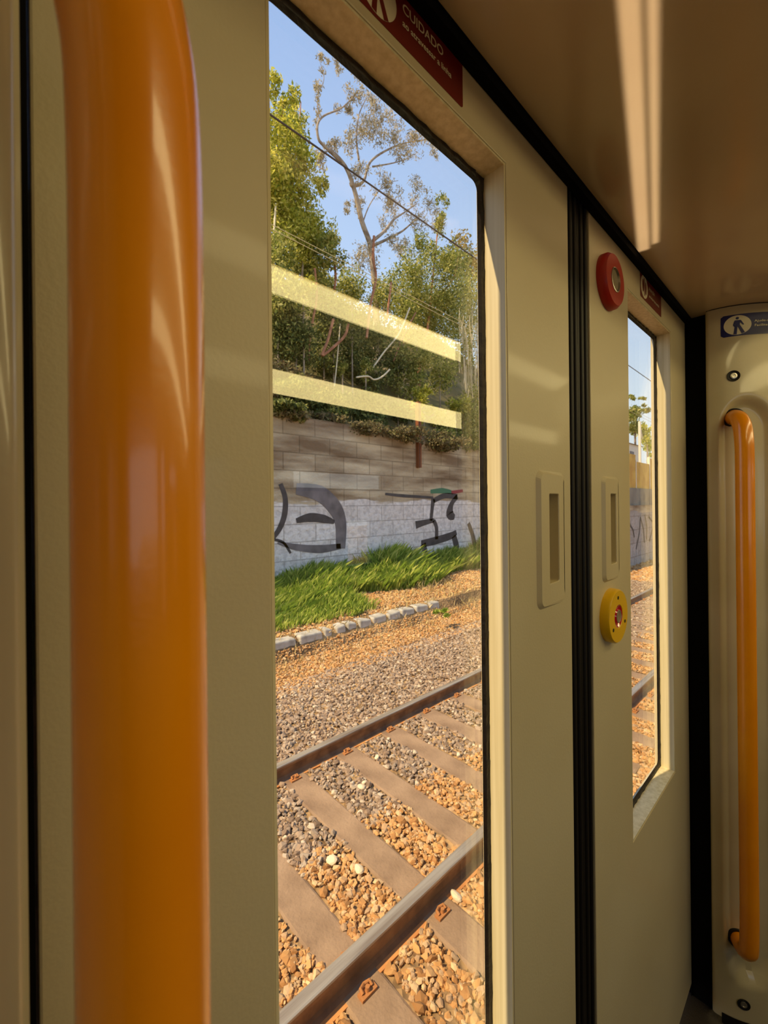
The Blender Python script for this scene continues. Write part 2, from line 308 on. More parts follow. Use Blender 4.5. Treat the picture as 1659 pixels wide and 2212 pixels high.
def pillar(name, mirror):
    ys = [.25 - .0014 * i for i in range(8)] + [.2388 - .0026 * i for i in range(1, 56)] + [.0958 - .02 * i for i in range(1, 21)]
    zl = [ZF + .02 + .02 * i for i in range(10)] + [-1.26 + .06 * i for i in range(22)] + [.06 + .0075 * i for i in range(36)] + [.33 + .03 * i for i in range(8)]
    mb = MB(); V = []
    for y in ys:
        for z in zl:
            p = pill(y, z)
            V.append((XE - p.x, p.y, p.z) if mirror else tuple(p))
    nz = len(zl); Fc = []
    for i in range(len(ys) - 1):
        for j in range(nz - 1):
            q = (i * nz + j, i * nz + j + 1, (i + 1) * nz + j + 1, (i + 1) * nz + j); Fc.append(q if mirror else q[::-1])
    # return side towards the door jamb
    k = len(V)
    for z in zl: V.append(((XE - 1.50 if mirror else 1.50), .2505, z))
    for j in range(nz - 1):
        q = (j, j + 1, k + j + 1, k + j); Fc.append(q[::-1] if mirror else q)
    mb.add(V, Fc); o = mb.build(name, M['pillar'], smooth=True); struct(o); return o
far = pillar('wall_far', False); near = pillar('wall_near', True)
def screw(parent, y, z, nm='screw'):
    p = pill(y, z, .0008); nrm = (pill(y - .001, z) - pill(y + .001, z)).cross(Vector((0, 0, 1))).normalized()
    if nrm.x > 0: nrm = -nrm
    a = MB().lathe([(.0145, .0006), (.0150, .0012), (.0142, .0016), (.0120, .0004), (.0001, .0002)], p, nrm, 32).build('screw_cup', M['black'], parent, smooth=True)
    b = MB().lathe([(.0082, .0006), (.0078, .0022), (.0050, .0026), (.0048, .0012), (.0001, .001)], p, nrm, 28).build('screw', M['metal'], a, smooth=True)
screw(far, .190, .346); 
p_ = pill(.19, -1.381)
screw(far, .183, -1.378)
# dark kick strip at the foot of the far pillar
mb = MB(); V = []
for i in range(14):
    y = .228 - .012 * i; V += [tuple(pill(y, ZF + .005, .002)), tuple(pill(y, -1.425 - .0 * i, .002))]
mb.add(V, [(2 * i, 2 * i + 1, 2 * i + 3, 2 * i + 2) for i in range(13)]); struct(mb.build('baseboard_far', M['black']))
# ceiling lip over the pillar
mb = MB(); pts = [tuple(pill(.247 - .012 * i, ZC - .001, .0008)) for i in range(30)]
mb.tube(pts, .0012, 6).build('trim_1', M['gasket']); struct(bpy.data.objects['trim_1'])

# ---------------------------------------------------------------- grab rails
def grab(mirror, label):
    a, b = 1.4438, .1635
    P = [(1.512, .197, .236), (1.496, .190, .234), (1.472, .178, .224), (1.455, .169, .200), (1.4465, .165, .165), (a, b, .120)]
    P += [(a, b, .120 - .11 * i) for i in range(1, 12)]
    P += [(1.4465, .165, -1.172), (1.454, .1685, -1.195), (1.470, .177, -1.212), (1.492, .188, -1.218), (1.512, .197, -1.219)]
    if mirror: P = [(XE - x, y, z) for x, y, z in P]
    t = empty('grab_rail', (P[8][0], P[8][1], -1.2), label, 'grab rail')
    MB().tube(smooth_path(P, 6), .0203, 48).build('tube', M['orange'], t, smooth=True)
    for k, q in ((0, 2), (-1, -3)):
        p0 = Vector(P[k]); p1 = Vector(P[q]); dr = (p1 - p0).normalized(); o = p0 + dr * (.004 if not mirror else .004)
        MB().lathe([(.0200, 0), (.0262, 0), (.0266, .0065), (.0240, .009), (.0200, .009)], o, dr, 40).build('collar', M['black'], t, smooth=True)
    return t
grab(False, 'orange vertical grab rail set in the cream pillar beyond the doors')
grab(True, 'large orange vertical grab rail close to the camera, left of the near door window')

# ---------------------------------------------------------------- sliding door leaves
ZB, ZT = -1.42, .575; YD = .30; YG = .3385; YO = .348
def leaf(name, x0, x1, wx0, wx1, wz0, wz1):
    mb = MB(); xs_ = [x0, wx0, wx1, x1]; zs_ = [ZB, wz0, wz1, ZT]
    ys_ = (YD, YO); V = [(x, y, z) for y in ys_ for z in zs_ for x in xs_]; I = lambda l, j, i: l * 16 + j * 4 + i; Fc = []
    for j in range(3):
        for i in range(3):
            if (i, j) == (1, 1): continue
            Fc.append((I(0, j, i), I(0, j, i + 1), I(0, j + 1, i + 1), I(0, j + 1, i))); Fc.append((I(1, j, i), I(1, j + 1, i), I(1, j + 1, i + 1), I(1, j, i + 1)))
    for i in range(3):
        Fc.append((I(0, 0, i), I(1, 0, i), I(1, 0, i + 1), I(0, 0, i + 1))); Fc.append((I(0, 3, i), I(0, 3, i + 1), I(1, 3, i + 1), I(1, 3, i)))
        Fc.append((I(0, i, 0), I(0, i + 1, 0), I(1, i + 1, 0), I(1, i, 0))); Fc.append((I(0, i, 3), I(1, i, 3), I(1, i + 1, 3), I(0, i + 1, 3)))
    Fc += [(I(0,1,1),I(0,1,2),I(1,1,2),I(1,1,1)), (I(0,2,1),I(1,2,1),I(1,2,2),I(0,2,2)), (I(0,1,1),I(1,1,1),I(1,2,1),I(0,2,1)), (I(0,1,2),I(0,2,2),I(1,2,2),I(1,1,2))]
    d = struct(mb.add(V, Fc).build(name, M['paint'], bevel=.0016, seg=2))
    # lining of the window opening, four mitred boards
    t = .003; r = MB()
    r.box(wx1 - t, wx1 - .0002, YD + .0012, YG, wz0, wz1); r.box(wx0 + .0002, wx0 + t, YD + .0012, YG, wz0, wz1)
    r.box(wx0 + t, wx1 - t, YD + .0012, YG, wz1 - t, wz1 - .0002); r.box(wx0 + t, wx1 - t, YD + .0012, YG, wz0 + .0002, wz0 + t)
    r.build('window_lining', M['reveal'], d)
    # rubber gasket ring with rounded inner corners and an uneven edge of old sealant
    g = MB(); n = 8; gw = .0105; rr = .012; IN = []; OUT = []
    X0, X1, Z0, Z1 = wx0 + t, wx1 - t, wz0 + t, wz1 - t
    def ring(ins, rad, wob=0):
        out = []
        for (cx_, cz_, a0) in ((X1 - ins - rad, Z1 - ins - rad, 0), (X0 + ins + rad, Z1 - ins - rad, 90), (X0 + ins + rad, Z0 + ins + rad, 180), (X1 - ins - rad, Z0 + ins + rad, 270)):
            for k in range(n + 1):
                a = math.radians(a0 + 90 * k / n); out.append((cx_ + rad * math.cos(a), cz_ + rad * math.sin(a)))
        res = []
        for i in range(len(out)):
            p, q = out[i], out[(i + 1) % len(out)]; L = math.hypot(q[0] - p[0], q[1] - p[1]); m_ = max(1, int(L / .012))
            for k in range(m_): res.append((p[0] + (q[0] - p[0]) * k / m_, p[1] + (q[1] - p[1]) * k / m_))
        return res
    a_, b2 = ring(gw, rr), ring(0, .0005)
    b2 = []
    for p in a_:
        dx0, dx1, dz0, dz1 = p[0] - X0, X1 - p[0], p[1] - Z0, Z1 - p[1]; mn = min(dx0, dx1, dz0, dz1)
        cxn = dx1 < gw + rr and dz1 < gw + rr
        x = X0 if dx0 <= gw + .006 else (X1 if dx1 <= gw + .006 else p[0]); z = Z0 if dz0 <= gw + .006 else (Z1 if dz1 <= gw + .006 else p[1]); b2.append((x, z))
    N = len(a_); V = []
    for (p, q) in zip(a_, b2):
        w = random.uniform(0, .0016); hy = random.uniform(.0, .0022)
        V += [(p[0], YG - .001, p[1]), (p[0] * .6 + q[0] * .4, YG - .0045, p[1] * .6 + q[1] * .4), (q[0], YG - .0045 - hy, q[1])]
    Fc = []
    for i in range(N):
        j = (i + 1) % N; Fc += [(3 * i, 3 * i + 1, 3 * j + 1, 3 * j), (3 * i + 1, 3 * i + 2, 3 * j + 2, 3 * j + 1)]
    g.add(V, Fc).build('gasket', M['gasket'], d)
    MB().box(wx0 - .012, wx0 - .002, YO, .398, wz0 - .1, .95).build('added_shade_fin', M['paint'], d)  # added fin, unseen from inside, casts the jamb shadow on the lining
    MB().box(wx0 + t, wx1 - t, YG, YG + .005, wz0 + t, wz1 - t).build('window_pane', M['glass'], d)
    return d
d1 = leaf('door_1', .0135, .699, .156, .5065, -.748, .462)
d2 = leaf('door_2', .787, 1.49, .992, 1.334, -.727, .460)
def rubber(d, x0, x1):
    s = MB().box(x0, x1, YD + .004, YO, ZB, ZT - .02); w = (x1 - x0)
    for f_ in (.3, .74): s.tube([(x0 + w * f_, YD + .0045, ZB), (x0 + w * f_, YD + .0045, ZT - .02)], .0045, 10)
    s.build('rubber_edge', M['black'], d, smooth=True)
rubber(d1, .6995, .7425); rubber(d2, .7435, .7865)
def pull(d, x0, x1, sx0, sx1, z0, z1, sz0, sz1):
    # raised plate whose right side fades into the leaf, with a deep rectangular finger slot
    def rr(a, b, c, e_, r, n=6):
        out = []
        for cx_, cz_, a0 in ((b - r, e_ - r, 0), (a + r, e_ - r, 90), (a + r, c + r, 180), (b - r, c + r, 270)):
            out += [(cx_ + r * math.cos(math.radians(a0 + 90 * k / n)), cz_ + r * math.sin(math.radians(a0 + 90 * k / n))) for k in range(n + 1)]
        return out
    def h(x): return .0060 * (1 - max(0, min(1, (x - x0 - .003) / (x1 - x0 - .003))))
    O = rr(x0 - .002, x1 + .002, z0 - .002, z1 + .002, .014); T = rr(x0 + .003, x1, z0 + .003, z1 - .003, .011); I_ = rr(sx0, sx1, sz0, sz1, .003)
    I2 = rr(sx0 + .001, sx1 - .001, sz0 + .001, sz1 - .001, .003)
    N = len(O); V = [(x, YD, z) for x, z in O] + [(x, YD - h(x), z) for x, z in T] + [(x, YD - h(x), z) for x, z in I_] + [(x, YD - h(x) + .0012, z) for x, z in I2] + [(x, YD - h(sx0) + .022, z) for x, z in I2]
    Fc = [(r * N + i, r * N + (i + 1) % N, (r + 1) * N + (i + 1) % N, (r + 1) * N + i) for r in range(4) for i in range(N)] + [tuple(4 * N + i for i in range(N))]
    MB().add(V, [f[::-1] for f in Fc]).build('pull_handle', M['paint'], d)
def cutslot(d, a, b, c, e_):
    k = MB().box(a, b, .25, .34, c, e_).build('slot_cut', M['paint']); m_ = d.modifiers.new('slot', 'BOOLEAN'); m_.object = k; m_.solver = 'EXACT'
    dg = bpy.context.evaluated_depsgraph_get(); me = bpy.data.meshes.new_from_object(d.evaluated_get(dg)); d.modifiers.clear(); old = d.data; d.data = me
    bpy.data.objects.remove(k)
cutslot(d1, .613, .654, -.124, .017); cutslot(d2, .868, .909, -.121, .020)
pull(d1, .582, .672, .614, .653, -.156, .048, -.123, .016)
pull(d2, .834, .922, .869, .908, -.149, .050, -.120, .019)
# dark gasket over the door head, jamb linings
struct(MB().box(-.3, 1.8, .2995 - .013, .2995, .526, ZC + .03).build('trim_2', M['gap']))
struct(MB().box(1.492, 1.9, .3005, .3015, ZF, .58).box(1.497, 1.51, .252, .300, ZF, .58).build('trim_3', M['gap']))
struct(MB().box(-.6, .0125, .3005, .3600, ZF, .58).box(-.03, -.02, .252, .300, ZF, .58).build('trim_4', M['gap']))

# ---------------------------------------------------------------- buttons
t = empty('door_button', (.868, .30, -.268), 'round yellow door button with a red lens below the far door pull', 'button')
c_ = Vector((.868, YD, -.2165))
MB().lathe([(.0515, 0), (.0515, -.0), (.0512, .013), (.0488, .0165), (.0225, .0165), (.0215, .0155)], c_, (0, -1, 0), 56).build('housing', M['yellow'], t, smooth=True)
ln = MB().lathe([(.0222, .0157), (.0210, .0150), (.0175, .0125), (.0150, .0130), (.0125, .0165)], c_, (0, -1, 0), 40).build('lens_ring', M['lens'], t, smooth=True)
MB().lathe([(.0128, .0130), (.0125, .0170), (.0110, .0176), (.0095, .0165), (.0001, .0163)], c_, (0, -1, 0), 32).build('push_cap', M['greycap'], ln, smooth=True)
for an in (95, 215, 335):
    q = c_ + Vector((math.cos(math.radians(an)), 0, math.sin(math.radians(an)))) * .036
    MB().lathe([(.0034, .0163), (.0034, .0170), (.0001, .0171)], q, (0, -1, 0), 16).build('screw', M['gasket'], t, smooth=True)
t = empty('emergency_button', (.872, .30, .375), 'round red button ring with a grey cap high on the far door leaf', 'button')
c_ = Vector((.870, YD, .4275))
MB().lathe([(.0525, 0), (.0520, .010), (.0470, .0165), (.0235, .0165), (.0225, .0140)], c_, (0, -1, 0), 56).build('housing', M['red'], t, smooth=True)
MB().lathe([(.0235, .0150), (.0232, .0175), (.0215, .0180), (.0205, .0140)], c_, (0, -1, 0), 40).build('metal_ring', M['metal'], t, smooth=True)
MB().lathe([(.0210, .0130), (.0195, .0148), (.0001, .0155)], c_, (0, -1, 0), 40).build('push_cap', M['greycap'], t, smooth=True)

# ---------------------------------------------------------------- stickers
def poly_person(cx_, cz_, R):
    k = R
    P = [[(cx_ + .13 * k * math.cos(a * math.pi / 8), cz_ + .70 * k + .13 * k * math.sin(a * math.pi / 8)) for a in range(16)],
         [(-.20, .50), (.20, .50), (.24, .40), (.17, .02), (-.18, .02), (-.24, .40)],
         [(-.20, .50), (-.24, .40), (-.34, .02), (-.24, -.16), (-.14, -.20), (-.22, .02), (-.15, .30)],
         [(.20, .50), (.28, .46), (.50, .00), (.42, -.06), (.15, .34)],
         [(-.18, .04), (.03, .04), (-.06, -.98), (-.30, -.93)],
         [(-.06, .04), (.17, .04), (.56, -.83), (.32, -.94)]]
    return [P[0]] + [[(cx_ + x * k, cz_ + z * k) for x, z in q] for q in P[1:]]
def flat(polys, mp, sub=1):
    mb = MB()
    for q in polys: mb.add([mp(*p) for p in q], [tuple(range(len(q)))])
    return mb
def disc(cx_, cz_, rx, rz, n=36): return [(cx_ + rx * math.cos(2 * math.pi * i / n), cz_ + rz * math.sin(2 * math.pi * i / n)) for i in range(n)]
def text(body, x, z, size, mp, m_, parent, xs_=1.):
    c = bpy.data.curves.new('t', 'FONT'); c.body = body; c.size = size; c.resolution_u = 4; c.offset = size * .012
    o = bpy.data.objects.new('t', c); COL.objects.link(o); dg = bpy.context.evaluated_depsgraph_get(); dg.update()
    me = bpy.data.meshes.new_from_object(o.evaluated_get(dg)); bpy.data.objects.remove(o)
    mb = MB(); mb.add([mp(x + v.co.x * xs_, z + v.co.y) for v in me.vertices], [tuple(p.vertices) for p in me.polygons]); bpy.data.meshes.remove(me)
    return mb.build('lettering', m_, parent)
def rrect(a, b, c, e_, r, n=5, sub=1):
    out = []
    for cx_, cz_, a0 in ((b - r, e_ - r, 0), (a + r, e_ - r, 90), (a + r, c + r, 180), (b - r, c + r, 270)):
        out += [(cx_ + r * math.cos(math.radians(a0 + 90 * k / n)), cz_ + r * math.sin(math.radians(a0 + 90 * k / n))) for k in range(n + 1)]
    return out
def sticker(x0, x1, z0, z1, label, l1, l2, hands=False):
    t = empty('warning_sticker', (x0, YD, z0), label, 'sticker')
    y0 = YD - .0003; bk = flat([rrect(x0, x1, z0, z1, .004)], lambda x, z: (x, y0, z)).build('backing', M['stred'], t)
    cc = (x0 + .030, (z0 + z1) / 2 - .002)
    rd = flat([disc(cc[0], cc[1], .0262, .0262)], lambda x, z: (x, y0 - .0002, z)); rd = rd.build('roundel', M['stwhite'], t)
    if hands:
        pl = [disc(cc[0] - .009, cc[1] + .001, .006, .015, 14), disc(cc[0] + .010, cc[1] - .001, .0055, .015, 14), [(cc[0] - .004, cc[1] + .02), (cc[0] + .001, cc[1] + .02), (cc[0] + .004, cc[1] - .02), (cc[0] - .001, cc[1] - .02)]]
        flat(pl, lambda x, z: (x, y0 - .0004, z)).build('pictogram', M['stred'], rd)
    else:
        flat(poly_person(cc[0], cc[1], .0262), lambda x, z: (x, y0 - .0004, z)).build('pictogram', M['stred'], rd)
    text(l1[0], x0 + .0645, l1[1], l1[2], lambda x, z: (x, y0 - .0004, z), M['stwhite'], t, l1[3])
    text(l2[0], x0 + .0645, l2[1], l2[2], lambda x, z: (x, y0 - .0004, z), M['stwhite'], t, l2[3])
sticker(.244, .411, .474, .538, 'dark red warning sticker reading CUIDADO above the near door window', ('CUIDADO', .5090, .0145, .98), ('ao atravessar a linha', .4945, .0098, 1.0))
sticker(1.076, 1.244, .472, .536, 'small dark red sticker with two pale lines above the far door window', ('Atenção', .5065, .0135, 1.0), ('ao fechar das portas', .4900, .0100, 1.0), True)
t = empty('information_sticker', (1.48, .21, .455), 'blue sticker with a walking figure in a white oval on the pillar', 'sticker')
def mpb(a, z, o=.0006): return tuple(pill(.2150 - a, z, o))
# grid so that the sticker follows the curved pillar
mb = MB(); na = 30; V = []; W_ = .17; z0, z1 = .455, .514
for i in range(na + 1):
    a = W_ * i / na; ins = 0
    for j, z in enumerate((z0, z1)):
        r = .005; e_ = r - math.sqrt(max(0, r * r - (r - min(a, r)) ** 2)); V.append(mpb(a, z + (e_ if j == 0 else -e_)))
mb.add(V, [(2 * i, 2 * i + 1, 2 * i + 3, 2 * i + 2) for i in range(na)]).build('backing', M['stblue'], t)
mb = MB(); V = [mpb(.0335 + .0275 * k / 6 * math.cos(a * math.pi / 20), .4845 + .0265 * k / 6 * math.sin(a * math.pi / 20), .0010) for k in range(1, 7) for a in range(40)] + [mpb(.0335, .4845, .0010)]
mb.add(V, [(240, a, (a + 1) % 40) for a in range(40)] + [(k * 40 + a, k * 40 + 40 + a, k * 40 + 40 + (a + 1) % 40, k * 40 + (a + 1) % 40) for k in range(5) for a in range(40)]); rd = mb.build('roundel', M['stwhite'], t)
mb = MB()
for q in poly_person(.0335, .4845, .0262): mb.add([mpb(p[0], p[1], .0016) for p in q], [tuple(range(len(q)))])
mb.build('pictogram', M['stblue'], rd)
text('Ajude-nos', .0665, .4885, .0088, lambda x, z: mpb(x, z, .0012), M['stwhite'], t); text('Facilite', .0665, .4765, .0088, lambda x, z: mpb(x, z, .0012), M['stwhite'], t)

# ---------------------------------------------------------------- ceiling lamps inside (seen mirrored in the door glass)
def lampunit(label, pts, x0, x1, hy, hz):
    t = empty('ceiling_light', (x0, pts[0][0], pts[0][1]), label, 'ceiling light')
    (ya, za), (yb, zb) = pts
    MB().add([(x0, ya, za), (x1, ya, za), (x1, yb, zb), (x0, yb, zb)], [(0, 1, 2, 3), (3, 2, 1, 0)][:1]).build('diffuser', M['lamp'], t)
    MB().add([(x0, ya, za + .004), (x1, ya, za + .004), (x1, yb, zb + .004), (x0, yb, zb + .004), (x0, ya, .95), (x1, ya, .95), (x1, yb, .95), (x0, yb, .95)], [(0, 3, 2, 1), (0, 1, 5, 4), (2, 3, 7, 6), (1, 2, 6, 5), (3, 0, 4, 7)]).build('housing', M['inner'], t)
    return t
lampunit('flat glowing ceiling light strip nearest the doors, mirrored in the window', ((-.51, .755), (-.665, .755)), .2, 4.6, 0, 0)
lampunit('slanted glowing ceiling light strip farther in, mirrored in the window', ((-1.50, .65), (-1.42, .76)), .2, 5.2, 0, 0)
# added narrow lamps standing in for sun bounced off the door sill
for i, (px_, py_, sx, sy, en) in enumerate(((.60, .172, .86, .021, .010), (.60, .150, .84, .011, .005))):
    al = bpy.data.lights.new('added_glint_lamp', 'AREA'); al.shape = 'RECTANGLE'; al.size = sx; al.size_y = sy; al.spread = math.radians(.5); al.energy = en * 6; al.color = (1, .78, .5)
    ao = bpy.data.objects.new('added_glint_lamp', al); COL.objects.link(ao); ao.location = (px_, py_, ZF + .4); ao.rotation_euler = (math.pi, 0, math.atan2(.13, .52))

# ================================================================ OUTSIDE
ZR = -2.35
def gz(x, y):
    if y < 6.15: b = -2.50 - (.05 * max(0, y - 4.4))
    elif y < 6.45: b = -2.58 + (y - 6.15) / .3 * (.30 if x < 7.6 else .12)
    else: b = -2.28 + min(.16, (y - 6.45) * .06)
    return b
def ground():
    xs_ = np.concatenate([np.linspace(-8, 0, 9), np.linspace(.3, 16, 130), np.linspace(17, 90, 40)]); ys_ = np.concatenate([np.linspace(-40, -3, 8), np.linspace(-2, .2, 5), np.linspace(.4, 10, 110), np.linspace(11, 60, 12)])
    V = np.array([(x, y, gz(x, y) + random.uniform(-.012, .012)) for x in xs_ for y in ys_]); ny = len(ys_)
    Fq = np.array([(i * ny + j, (i + 1) * ny + j, (i + 1) * ny + j + 1, i * ny + j + 1) for i in range(len(xs_) - 1) for j in range(ny - 1)])
    o = npmesh('ground', V, Fq, M['earth']); tag(o, kind='structure')
ground()
ICO = []; g_ = (1 + 5 ** .5) / 2
for a in (-1, 1):
    for b in (-g_, g_): ICO += [(0, a, b), (a, b, 0), (b, 0, a)]
ICO = np.array(ICO); ICO /= np.linalg.norm(ICO[0])
TRI = []
for i in range(12):
    for j in range(i + 1, 12):
        for k in range(j + 1, 12):
            if all(abs(np.linalg.norm(ICO[p] - ICO[q]) - 1.0515) < .01 for p, q in ((i, j), (j, k), (i, k))):
                n_ = np.cross(ICO[j] - ICO[i], ICO[k] - ICO[i]); TRI.append((i, j, k) if n_ @ ICO[i] > 0 else (i, k, j))
TRI = np.array(TRI)
def stones(name, label, n, x0, x1, y0, y1, s0, s1, m_, skip=None, lift=.0, fz=None):
    x = x0 + (x1 - x0) * RNG.random(n) ** 1.25
    if x0 < 3.5: x = np.concatenate([x, x0 - 3.0 * RNG.random(n // 5)]); n = len(x)
    y = y0 + (y1 - y0) * RNG.random(n)
    if skip is not None: k = ~skip(x, y); x = x[k]; y = y[k]
    n = len(x); z = np.array([(fz or gz)(a, b) for a, b in zip(x, y)]) + lift + RNG.random(n) * .02
    s = s0 + (s1 - s0) * RNG.random(n) ** 2
    B = ICO[None] * (1 + .28 * RNG.normal(size=(n, 12, 1)).clip(-1.2, 1.2)); sc = .65 + .7 * RNG.random((n, 1, 3)); sc[:, :, 2] *= .75
    A = RNG.random(n) * 6.28; c, s_ = np.cos(A), np.sin(A); B = B * sc * s[:, None, None]
    V = np.stack([B[:, :, 0] * c[:, None] - B[:, :, 1] * s_[:, None] + x[:, None], B[:, :, 0] * s_[:, None] + B[:, :, 1] * c[:, None] + y[:, None], B[:, :, 2] + z[:, None]], 2)
    Fq = (TRI[None] + (np.arange(n) * 12)[:, None, None]).reshape(-1, 3)
    o = npmesh(name, V.reshape(-1, 3), Fq, m_); tag(o, label, 'ballast', None, 'stuff')
M['bal1'] = isl('rust_dusted_ballast', [lin(152, 108, 66), lin(186, 138, 86), lin(206, 158, 102), lin(176, 146, 114), lin(222, 188, 140)], .9)
M['bal2'] = isl('grey_brown_ballast', [lin(112, 92, 76), lin(150, 126, 104), lin(176, 152, 128), lin(140, 122, 106), lin(206, 188, 164)], .9)
SLX = [1.36 + .598 * i for i in range(-1, 20)]
def on_sleeper(x, y):
    k = np.round((x - 1.36) / .598); return (np.abs(x - 1.36 - k * .598) < .125 + .02 * np.sin(y * 9 + k)) & (y > 1.25) & (y < 3.62)
def near_rail(x, y): return (np.abs(y - 1.745) < .085) | (np.abs(y - 3.46) < .085)
sk = lambda x, y: on_sleeper(x, y) | near_rail(x, y)
stones('ballast', 'orange dusted ballast stones around the near rail', 52000, .3, 14, .55, 2.55, .010, .027, M['bal1'], sk)
stones('ballast', 'grey brown ballast stones in the far half of the track and beyond it', 60000, .6, 16, 2.45, 5.3, .011, .030, M['bal2'], sk)
stones('ballast', 'sunlit gravel between the track and the kerb', 16000, 2.5, 16, 5.0, 6.3, .010, .028, M['bal1'])
stones('ballast', 'loose rubble on the verge behind the kerb', 12000, 2.8, 16, 6.6, 8.4, .012, .040, M['bal1'], None)
stones('ballast', 'distant yellow ballast seen through the far door window', 14000, 15, 34, 1.0, 5.6, .03, .07, M['bal1'], near_rail)
# pale single stones
M['palestone'] = mat('pale_limestone', lin(222, 204, 172), .9, bump=.5, bscale=30)
PST = [(717, 1858, .050, 'pale oval stone between the second and third sleepers from the left'), (775, 1876, .045, 'pale stone just right of the pale oval one in the ballast'),
       (780, 1700, .040, 'pale flat stone between sleepers near the middle of the track'), (814, 1636, .036, 'pale stone close to the far rail between two sleepers'),
       (985, 1935, .045, 'pale stone on the outer side of the near rail'), (787, 1690, .030, 'small pale chip beside the pale flat stone'), (990, 1630, .034, 'pale stone near the window edge beyond the third sleeper')]
for px_, py_, s_, lb in PST:
    p = at(px_, py_, 1.); p = p * (-2.475 / p.z); B = ICO * (1 + .18 * RNG.normal(size=(12, 1))) * np.array([1.25, .9, .65]) * s_
    o = npmesh('pale_stone', B, TRI, M['palestone']); o.location = (p.x, p.y, -2.475); o.rotation_euler = (0, 0, random.random() * 6); tag(o, lb, 'stone')
    md = o.modifiers.new('s', 'SUBSURF'); md.levels = md.render_levels = 1

# sleepers
def make_sleeper():
    t = empty('sleeper', (0, 0, 0), 'x', 'sleeper', 'concrete sleepers under the track')
    MB().box(-.125, .125, 1.27, 3.74, -2.66, -2.487).build('block', M['sleeper'], t, bevel=.02, seg=2)
    for y in (1.745, 3.46):
        for sgn in (-1, 1):
            yy = y + sgn * .105; c = MB().box(-.05, .05, yy - .022, yy + .022, -2.49, -2.474).tube([(-.03, yy, -2.472), (-.03, yy - sgn * .02, -2.462), (0, yy - sgn * .03, -2.466), (.03, yy - sgn * .02, -2.462), (.03, yy, -2.472)], .009, 8)
            c.tube([(0, yy, -2.475), (0, yy, -2.453)], .012, 8); c.build('rail_clip', M['clip'], t)
    return t
sl0 = make_sleeper()
ordn = 'first second third fourth fifth sixth seventh eighth ninth tenth eleventh twelfth thirteenth fourteenth fifteenth sixteenth seventeenth eighteenth nineteenth twentieth'.split()
for i, x in enumerate(SLX):
    if i == 0: r = sl0
    else:
        r = sl0.copy(); COL.objects.link(r)
        for ch in sl0.children: c = ch.copy(); COL.objects.link(c); c.parent = r
    r.location = (x, 0, 0); k = i - 1
    r['label'] = ('concrete sleeper bedded in ballast, %s from the lower left window edge' % ordn[k]) if k >= 0 else 'concrete sleeper at the very bottom left of the near window'
# rails
def rail(y, label):
    t = empty('rail', (-3, y, ZR - .16), label, 'rail')
    P = [(-.075, -.160), (.075, -.160), (.075, -.150), (.020, -.132), (.010, -.120), (.010, -.045), (.034, -.034), (.036, -.012)]
    full = P + [(-x, z) for x, z in P[::-1] if x != -.075][:-1]
    prof = [(.075, -.160), (.075, -.148), (.022, -.130), (.010, -.118), (.010, -.046), (.034, -.036), (.036, -.014), (-.036, -.014), (-.034, -.036), (-.010, -.046), (-.010, -.118), (-.022, -.130), (-.075, -.148), (-.075, -.160)]
    n = len(prof); V = [(x, y + a, ZR + b) for x in (-3, 90) for a, b in prof]
    MB().add(V, [(i, (i + 1) % n, n + (i + 1) % n, n + i) for i in range(n)]).build('rail_body', M['rail'], t)
    MB().box(-3, 90, y - .082, y + .082, ZR - .149, ZR - .138).build('rail_foot', M['foot'], t)
    hp = [(.036, -.014), (.034, -.004), (.026, 0), (-.026, 0), (-.034, -.004), (-.036, -.014)]; n = 6; V = [(x, y + a, ZR + b) for x in (-3, 90) for a, b in hp]
    MB().add(V, [(i, (i + 1) % n, n + (i + 1) % n, n + i) for i in range(n)]).build('rail_head', M['railtop'], t)
rail(1.745, 'near steel rail, worn bright on top, rusty on its side'); rail(3.46, 'far steel rail across the sleepers, dull brown')

# kerb stones
ks = [(2.35, 2.92), (2.96, 3.76), (3.80, 4.30), (4.33, 4.52), (4.60, 4.84), (4.87, 5.12), (5.15, 5.48), (5.51, 5.90), (5.93, 6.3), (6.33, 6.75), (6.78, 7.2), (7.25, 7.6)]
kl = ['cut off by the left window edge', 'largest, lowest at the left', 'second whole one from the left', 'narrow one with a straw clump beside it', 'tilted one in the middle of the row', 'squarish one right of the tilted one', 'with a worn top edge', 'long one right of centre', 'half sunk right of centre', 'nearly buried towards the right', 'second to last at the right', 'last at the right before the gravel']
for (a, b), l_ in zip(ks, kl):
    d = random.uniform(-.02, .02); tl = random.uniform(-.015, .015)
    mb = MB(); v0 = [(a, 6.33 + d, -2.66), (b, 6.33 + d, -2.66), (b, 6.6, -2.66), (a, 6.6, -2.66), (a + .02, 6.35 + d, -2.265 + tl), (b - .02, 6.35 + d, -2.265 - tl), (b - .01, 6.6, -2.265 - tl), (a + .01, 6.6, -2.265 + tl)]
    mb.add(v0, [(0,3,2,1),(4,5,6,7),(0,1,5,4),(1,2,6,5),(2,3,7,6),(3,0,4,7)])
    o = mb.build('kerb_stone', M['kerb'], bevel=.035); tag(o, 'rough grey kerb stone, ' + l_, 'kerb stone', 'kerb stones edging the verge')
    o.data.transform(Matrix.Translation((-(a + b) / 2, -6.45, 2.6))); o.location = ((a + b) / 2, 6.45, -2.6)

